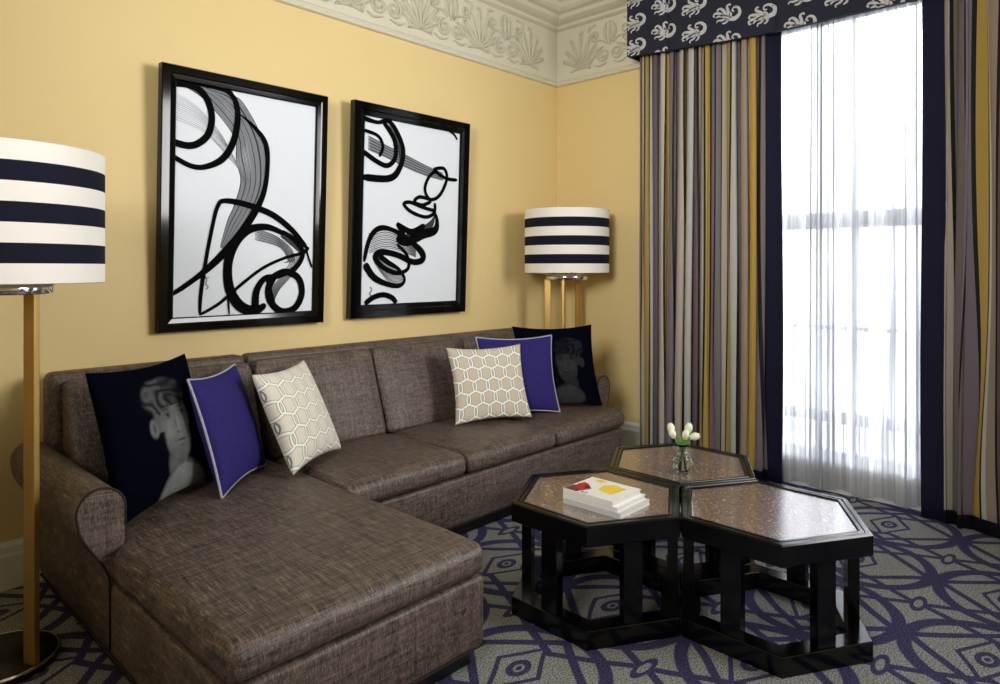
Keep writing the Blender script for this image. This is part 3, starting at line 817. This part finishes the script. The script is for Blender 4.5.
# U(0)+U(2)=U(1): centre lies one side away from the shared corner
labels = ['black hexagonal low table with a brown stone top, carrying the stack of books', 'black hexagonal low table with a brown stone top, carrying the tulip vase', 'black hexagonal low table with a bare, glaring stone top, nearest the window']
def hexpoly(cx, cy, s, a0): return [(cx + s*math.cos(a0 + k*PI/3), cy + s*math.sin(a0 + k*PI/3)) for k in range(6)]
tables = []
for ci, lab in zip(cen, labels):
    X, Z = C0[0] - ci[0], C0[1] + ci[1]
    wx, wy = c2w(X, Z)
    # orientation: direction of a corner from the centre
    vx, vz = (-(-ci[0])), -ci[1]
    d = c2w(ci[0], -ci[1]); a0 = math.atan2(d[1], d[0])
    root = empty('hexagonal_table', (wx, wy, 0)); s = S - .003
    def ring(b, outer, inner, z0, z1):
        O = hexpoly(0, 0, outer, a0); I = hexpoly(0, 0, inner, a0)
        b.grid([[(x, y, z0) for x, y in O], [(x, y, z1) for x, y in O], [(x, y, z1) for x, y in I], [(x, y, z0) for x, y in I]], 0, False, closed_u=True, closed_v=True)
    b = MB()
    prof = [(s - .004, TH - .078), (s, TH - .074), (s, TH - .006), (s - .005, TH), (s - .024, TH), (s - .027, TH - .004), (s - .031, TH - .004), (s - .034, TH), (s - .045, TH), (s - .052, TH - .007), (s - .052, TH - .02), (s - .09, TH - .02), (s - .09, TH - .078)]
    b.grid([[(x, y, z) for x, y in hexpoly(0, 0, r, a0)] for r, z in prof], 0, False, closed_u=True, closed_v=True)
    b.build('table_frame', M['black'], root)
    b = MB(); b.prism(hexpoly(0, 0, s - .05, a0), TH - .022, TH - .006); b.build('stone_top', M['stone'], root, .001)
    b = MB(); ring(b, s, s - .085, .0, .072); b.build('base_ring', M['black'], root, .004)
    for k in range(6):
        a = a0 + PI/6 + k*PI/3; r = s * math.cos(PI/6) - .028
        b = MB(); b.bbox(-.02, .02, -.038, .038, .070, TH - .076, .002, 1, smooth=False)
        o = b.build('leg', M['black'], root); o.location = (r*math.cos(a), r*math.sin(a), 0); o.rotation_euler = (0, 0, a)
    tag(root, lab, 'coffee table', 'three hexagonal tables pushed together'); tables.append((wx, wy))

# ------------------------------------------------------------------ books
SY = TH - .006
def book(label, x0, x1, y0, y1, z0, t, rz, cover, prints=None):
    cx, cy = (x0+x1)/2, (y0+y1)/2; root = empty('book', (cx, cy, z0), rz); w, d = (x1-x0)/2, (y1-y0)/2
    b = MB(); c = .0016
    b.box(-w, w, -d, d, 0, c); b.box(-w, w, -d, d, t - c, t); b.box(-w, -w + c, -d, d, c, t - c)
    if prints:
        for pi, (pts, mi) in enumerate(prints):
            n = len(pts); zz = t + .00015 * (pi + 1)
            b.add([(-w + u*2*w, -d + v*2*d, zz) for u, v in pts] , [tuple(range(n))], mi)
    b.build('cover', [cover, M['red'], M['darkred'], M['yellow'], M['teal'], M['plinth']], root)
    b = MB(); b.box(-w + c, w - .003, -d + .003, d - .003, c, t - c); b.build('page_block', M['pages'], root)
    tag(root, label, 'book', 'books stacked on the hexagonal table')
book('pale book with off-white page edges at the bottom of the stack', 2.148, 2.366, 1.410, 1.677, SY, .021, .01, M['cover_grey'])
book('white paperback sandwiched in the middle of the book stack', 2.150, 2.356, 1.425, 1.678, SY + .0212, .017, .02, M['cover'])
book('white magazine with red and yellow cover pictures on top of the stack', 2.146, 2.346, 1.440, 1.674, SY + .0384, .021, 0, M['cover'],
     [([(.02, .72), (.02, .99), (.3, .99), (.46, .86), (.35, .72)], 2), ([(.1, .70), (.34, .62), (.55, .80), (.60, .92), (.45, .97), (.22, .86)], 1), ([(.30, .74), (.36, .66), (.46, .74), (.40, .80)], 5),
      ([(.30, .22), (.78, .16), (.84, .44), (.70, .56), (.38, .52)], 3), ([(.04, .62), (.09, .60), (.1, .66), (.05, .68)], 4), ([(.78, .7), (.9, .62), (.95, .8), (.84, .86)], 3),
      ([(.04, .76), (.14, .72), (.15, .75), (.05, .79)], 5), ([(.03, .56), (.10, .53), (.11, .56), (.04, .59)], 4)])

# ------------------------------------------------------------------ vase with tulips
VX, VY = 2.842, 1.528
root = empty('glass_vase', (VX, VY, SY))
prof = [(0, 0), (.022, 0), (.026, .004), (.034, .018), (.0435, .038), (.045, .052), (.040, .068), (.028, .085), (.0165, .098), (.0145, .106), (.018, .116), (.026, .127)]
b = MB(); b.lathe(prof + [(r - .0018 if r > .002 else 0, z + .002 * (1 if i > 1 else 3)) for i, (r, z) in list(enumerate(prof))[::-1][:-1]] + [(0, .006)], n=40); b.build('vase_body', M['vase'], root)
b = MB(); b.lathe([(0, .007), (.023, .007), (.032, .019), (.0412, .038), (.0428, .052), (.040, .062), (0, .062)], n=40)
wm = bpy.data.materials.new('vase_water'); wm.use_nodes = True; real_glass(wm, 1.15, (.95, 1, .95, 1)); b.build('water', wm, root)
tag(root, 'small round-bellied clear glass vase on the back hexagonal table', 'vase')
fl = [((.030, -.036), .175, 'lowest white tulip leaning out to the right of the bouquet', 70),
      ((-.030, .018), .172, 'white tulip on the left side of the bouquet, half way up', 20),
      ((-.034, .040), .196, 'white tulip at the upper left of the bouquet', 15),
      ((.012, -.006), .168, 'white tulip in the middle front of the bouquet', 5),
      ((.022, .012), .200, 'highest white tulip at the upper right of the bouquet', 12)]
for (dx, dy), h, lab, tilt in fl:
    # dx runs to the right as seen, dy away
    dx *= 1.25; h = h * .91 + .004; wx = dx*.6854 + dy*.3; wy = -dx*.7282 + dy*.3
    root = empty('tulip', (VX, VY, SY + .01))
    top = Vector((wx, wy, h - .01)); pts = smooth_poly([(-wx*.35, -wy*.35, 0), (0, 0, .09), (wx*.55, wy*.55, .09 + (h-.1)*.55), tuple(top)], 6)
    b = MB(); b.tube(pts, .0022, 6); b.build('stem', M['leaf'], root)
    dirv = (Vector((wx, wy, 0)).normalized() * math.sin(math.radians(tilt)) + Vector((0, 0, math.cos(math.radians(tilt))))).normalized()
    q = dirv.to_track_quat('Z', 'Y'); b = MB()
    for layer in (0, 1):
        for k in range(3):
            a0 = k*2*PI/3 + layer*PI/3
            rows = []
            for i in range(9):
                t = i/8; r = (.0165 - layer*.0015) * math.sin(PI * min(1, .12 + t*.80))**.75 + .001; hw = .95 * math.sin(PI*(.08+.86*t))**.7
                rows.append([q @ Vector((r*math.cos(a0 + hw*(j/4-1)*1.05), r*math.sin(a0 + hw*(j/4-1)*1.05), -.005 + t*.046 - .002*abs(j/4-1))) + top for j in range(9)])
            b.grid(rows, 0, True)
    b.build('bloom', M['petal'], root)
    b = MB(); s_ = rnd(-1, 1); lv = []
    ba = Vector((wx*.2, wy*.2, .095)); tip = top + Vector((wx*.3 + .016*s_, wy*.3 - .016*s_, .026)); sd = Vector((.6854, -.7282, 0))
    for i in range(9):
        t = i/8; c_ = ba.lerp(tip, t) + Vector((0, 0, .012*math.sin(PI*t))) + sd * (.012 * s_ * math.sin(PI*t)); w_ = .0095*math.sin(PI*(.1+.9*t))
        lv.append([c_ - sd*w_, c_ + Vector((0, 0, -.002)), c_ + sd*w_])
    b.grid(lv, 0, True); b.build('leaf', M['leaf'], root)
    tag(root, lab, 'flower', 'white tulips in the glass vase')

# ------------------------------------------------------------------ drapes, sheers, valance
def drape_strip(yfun, x0fun, L, z0, z1, uofs, amp, seed, nz=26, nu=None, fold=.115):
    """cloth in folds; u runs along the cloth (metres of cloth)"""
    nu = nu or int(L / .010)
    rows = []; uv = []
    rs = random.Random(seed); ph = [rs.uniform(0, 2*PI) for _ in range(4)]
    for i in range(nu + 1):
        t = i / nu; col = []
        for j in range(nz + 1):
            s = j / nz; z = z0 + (z1 - z0) * s
            w = 1 - s
            p = 2*PI * t * L / fold
            drift = 1.5 * math.sin(2*PI*t*1.7 + ph[0]) + 1.0 * math.sin(t*17 + ph[1]) + 2.2 * w * math.sin(t*9 + ph[2] + 2.2*w)
            a = amp * (.75 + .35 * math.sin(t*11 + ph[3])) * (.8 + .35*w)
            x = x0fun(t, w) + a * math.sin(p + drift)
            y = yfun(t, w) + a * .55 * math.sin(2*(p + drift))
            col.append((x, y, z))
        rows.append(col)
    return rows, nu, nz
def drape(label, ya, yb, xa, xb, L, uofs, seed, lead, kk=1.05, fold=.135, amp=.024):
    """ya: wall-side end, yb: leading edge end"""
    root = empty('drape', ((xa+xb)/2, (ya+yb)/2, 0)); ox, oy = (xa+xb)/2, (ya+yb)/2
    z0, z1 = .012, 2.98
    rows, nu, nz = drape_strip(lambda t, w: ya + (yb - ya)*t, lambda t, w: xa + (xb - xa)*t - .03*w*math.sin(PI*t), L, z0, z1, uofs, amp, seed, fold=fold)
    T = .004
    b = MB(); K = L / nu * kk
    uvf = lambda i, j: (uofs + i * K + .0, z0 + (z1-z0)*j/nz)
    b.grid([[(x-ox, y-oy, z) for x, y, z in r] for r in rows], 0, True, uvf=uvf)
    b.build('striped_panel', M['drape'], root).modifiers.new('thick', 'SOLIDIFY').thickness = T
    # leading border, folded flat and turned back
    ey, ex = rows[-1][0][1], xb
    b = MB(); R = []
    y1 = yb + lead
    for i in range(9):
        t = i/8; col = []
        for j in range(nz + 1):
            s = j/nz; z = z0 + (z1-z0)*s; w = 1 - s
            e = rows[-1][j]
            yy = e[1] + (y1 + (.006 * math.copysign(1, lead))*math.sin(6*s) - e[1]) * t; xx = e[0] * (1-t) + (xb + .012*math.sin(3*s)) * t + .010*math.sin(PI*t)
            col.append((xx - ox, yy - oy, z))
        R.append(col)
    R.append([(p[0] + .03, p[1] - .008*math.copysign(1, lead), p[2]) for p in R[-1]])
    b.grid(R, 0, True); b.build('border', M['navy'], root).modifiers.new('thick', 'SOLIDIFY').thickness = .005
    tag(root, label, 'curtain', 'floor length striped drapes at the window')
    return root
drape('striped gold, grey and taupe drape hanging between the corner lamp and the window', 2.67, 1.745, 4.33, 4.32, 1.75, .05, 3, -.105)
drape('striped gold, grey and taupe drape to the right of the bright window', -.05, .765, 4.12, 4.30, 1.15, .11, 9, .11, 1.1, .20, .032)
# sheer
b = MB(); rows = []; nu = 420; nz = 16; y0, y1 = .60, 2.02
ph = [rnd(0, 6.28) for _ in range(6)]
for i in range(nu + 1):
    t = i / nu; col = []
    for j in range(nz + 1):
        s = j / nz; w = 1 - s; z = .012 + 2.97*s
        k = 2*PI*t*17 + 1.6*math.sin(t*13 + ph[0]) + .9*math.sin(t*29 + ph[1]) + .5*w*math.sin(t*21 + ph[2])
        a = .016 * (.6 + .5*math.sin(t*19 + ph[3])) * (.8 + .5*w)
        col.append((4.425 - .012*w + a*math.sin(k) , y0 + (y1-y0)*t + a*.9*math.sin(2*k), z + (.012*(1+math.sin(t*40)) if j == 0 else 0)))
    rows.append(col)
b.grid(rows, 0, True, uvf=lambda i, j: (i/nu*2.4, j/nz*3))
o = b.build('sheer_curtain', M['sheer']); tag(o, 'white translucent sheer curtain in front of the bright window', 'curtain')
# valance
root = empty('valance', (4.25, 1.4, 2.85))
VXF, YL, YR = 4.25, 2.727, -.25
def hem(y):
    pts = [(2.727, 2.918), (2.42, 2.893), (1.76, 2.850), (1.3, 2.845), (.9, 2.842), (-.25, 2.842)]
    for (a, za), (c, zc) in zip(pts, pts[1:]):
        if y <= a and y >= c: return za + (zc-za)*(y-a)/(c-a)
    return 2.842
ks = [2.727] + [2.727 - .02*i for i in range(1, 149)] + [YR]
def pleat(y):
    d = min(abs(y - q) for q in (2.40, 1.655, .9, .15)); return .012 * math.exp(-(d/.012)**2)
b = MB(); rows = []
ks = sorted(set(ks + [q + e for q in (2.40, 1.655, .9, .15) for e in (-.015, -.008, 0, .008, .015)]), reverse=True)
for y in ks:
    h = hem(y); x = VXF + pleat(y)
    rows.append([(x - 4.25 + .03, y - 1.4, h - 2.85), (x - 4.25, y - 1.4, h - 2.85), (x - 4.25, y - 1.4, 3.33 - 2.85), (x - 4.25 + .03, y - 1.4, 3.33 - 2.85)])
b.grid(rows, 0, False, closed_v=True)
for i in (0, len(rows)-1):
    o = i*4; b.f.append([o, o+1, o+2, o+3]); b.m.append(0); b.sm.append(False)
for y in (YL, YR + .02):  # returns to the wall
    h = hem(y) - 2.85; b.box(.028, WX - 4.25 - .002, y - .02 - 1.4, y - 1.4, h, 3.33 - 2.85)
b.box(.028, WX - 4.25 - .002, YR - 1.4, YL - 1.4, 3.31 - 2.85, 3.33 - 2.85)
def cl(u, v): return (max(YR, min(YL - .001, u)), max(hem(max(YR, min(YL, u))) + .0005, min(3.329, v)))
motif = [([(-.95, .05), (-.6, .1), (-.2, -.1), (.15, -.45), (.6, -.62), (1.0, -.3), (1.0, .25), (.7, .5), (.45, .3), (.6, .08)], [.1, .2, .32, .36, .36, .3, .22, .16, .12, .16]),
         ([(-.35, .0), (-.6, .35), (-.95, .5), (-1.12, .3), (-1.0, .18)], [.26, .24, .18, .13, .15]),
         ([(-.15, -.05), (-.2, .4), (-.45, .8), (-.72, .78), (-.68, .6)], [.26, .26, .2, .13, .15]),
         ([(.0, -.2), (.12, .3), (.08, .8), (.3, .95), (.38, .78)], [.26, .26, .2, .13, .15]),
         ([(.2, -.45), (.32, -.1), (.28, .18)], [.2, .2, .08]),
         ([(-.1, -.3), (-.45, -.4), (-.8, -.3), (-.92, -.5)], [.2, .18, .12, .1]),
         ([(.1, -.5), (-.2, -.75), (-.5, -.72)], [.22, .18, .1])]
col = 0; y = 2.66
while y > -.2:
    sc = .082; ang = .1 if col % 2 else .75; fx = -1
    z = 2.967 + (.0 if col % 2 == 0 else -.113) - (0 if col % 2 == 0 else 0)
    zz = z - .177
    while zz < 3.4:
        if zz > 2.80:
            for pts, w in motif:
                P = [(y + fx*sc*(p[0]*math.cos(ang) - p[1]*math.sin(ang)), zz + sc*.80*(p[0]*math.sin(ang) + p[1]*math.cos(ang))) for p in pts]
                if max(q[1] for q in P) < hem(y): continue
                ribbon(b, P, [q*sc*.95 for q in w], lambda u, v, h: (VXF + pleat(u) - h - 4.25, u - 1.4, v - 2.85), .0012, 1, 5, clip=cl)
        zz += .177
    y -= .232; col += 1
b.build('scroll_printed_cloth', [M['valance'], M['valance_print']], root)
tag(root, 'charcoal box valance with silver scroll motifs above the window', 'valance')

# ------------------------------------------------------------------ light
w = bpy.data.worlds.new('world'); scene.world = w; w.use_nodes = True; nt = w.node_tree
bg = nt.nodes['Background']; 
tc = nt.nodes.new('ShaderNodeTexCoord'); _, _, gz = sep(nt, tc.outputs['Generated'])
sk = N(nt, 'ShaderNodeMapRange'); nt.links.new(gz.s, sk.inputs[0]); sk.inputs[1].default_value = -.12; sk.inputs[2].default_value = .12
sky = mixc(nt, EX(nt, sk.outputs[0]), (1.15, 1.2, 1.3, 1), (3.1, 3.25, 3.5, 1)); nt.links.new(sky, bg.inputs[0])
bg.inputs[1].default_value = 2.9
def area(name, loc, rot, sx, sy, power, col=(1, 1, 1), portal=False):
    l = bpy.data.lights.new(name, 'AREA'); l.shape = 'RECTANGLE'; l.size = sx; l.size_y = sy; l.energy = power; l.color = col
    o = bpy.data.objects.new(name, l); COL.objects.link(o); o.location = loc; o.rotation_euler = rot
    if portal: l.cycles.is_portal = True
    return o
for i, (y0, y1) in enumerate(op): area('daylight_portal', (WX + .22, (y0+y1)/2, (SZ+TZ)/2), (0, PI/2, 0), TZ - SZ, y1 - y0, 1, portal=True)
def aim(o, target):
    d = Vector(target) - o.location; o.rotation_euler = d.to_track_quat('-Z', 'Y').to_euler()
o = area('fill_light', (3.7, -1.3, 2.3), (0, 0, 0), 1.4, 1.4, 50, (1, .985, .98)); o.data.spread = math.radians(100); aim(o, (1.3, 3.5, 2.35))  # unseen area light added to brighten the picture wall
area('ceiling_fill', (.9, .6, CZ - .08), (0, 0, 0), 1.0, 1.0, 4, (1, .97, .93))  # weak overhead fill, added without any fixture
o = area('fill_light', (-1.4, .6, 2.6), (0, 0, 0), 1.2, 1.2, 33, (1, .985, .98)); o.data.spread = math.radians(80); aim(o, (4.4, 2.6, 2.1))  # added out-of-view light that lifts the window wall and drapes
vs = scene.view_settings; vs.view_transform = 'Standard'; vs.look = 'None'; vs.gamma = 1; vs.exposure = 0; vs.use_curve_mapping = False
scene.cycles.use_denoising = True
scene.cycles.max_bounces = 8; scene.cycles.transparent_max_bounces = 12
scene.cycles.caustics_reflective = False; scene.cycles.caustics_refractive = False; scene.cycles.sample_clamp_indirect = 6
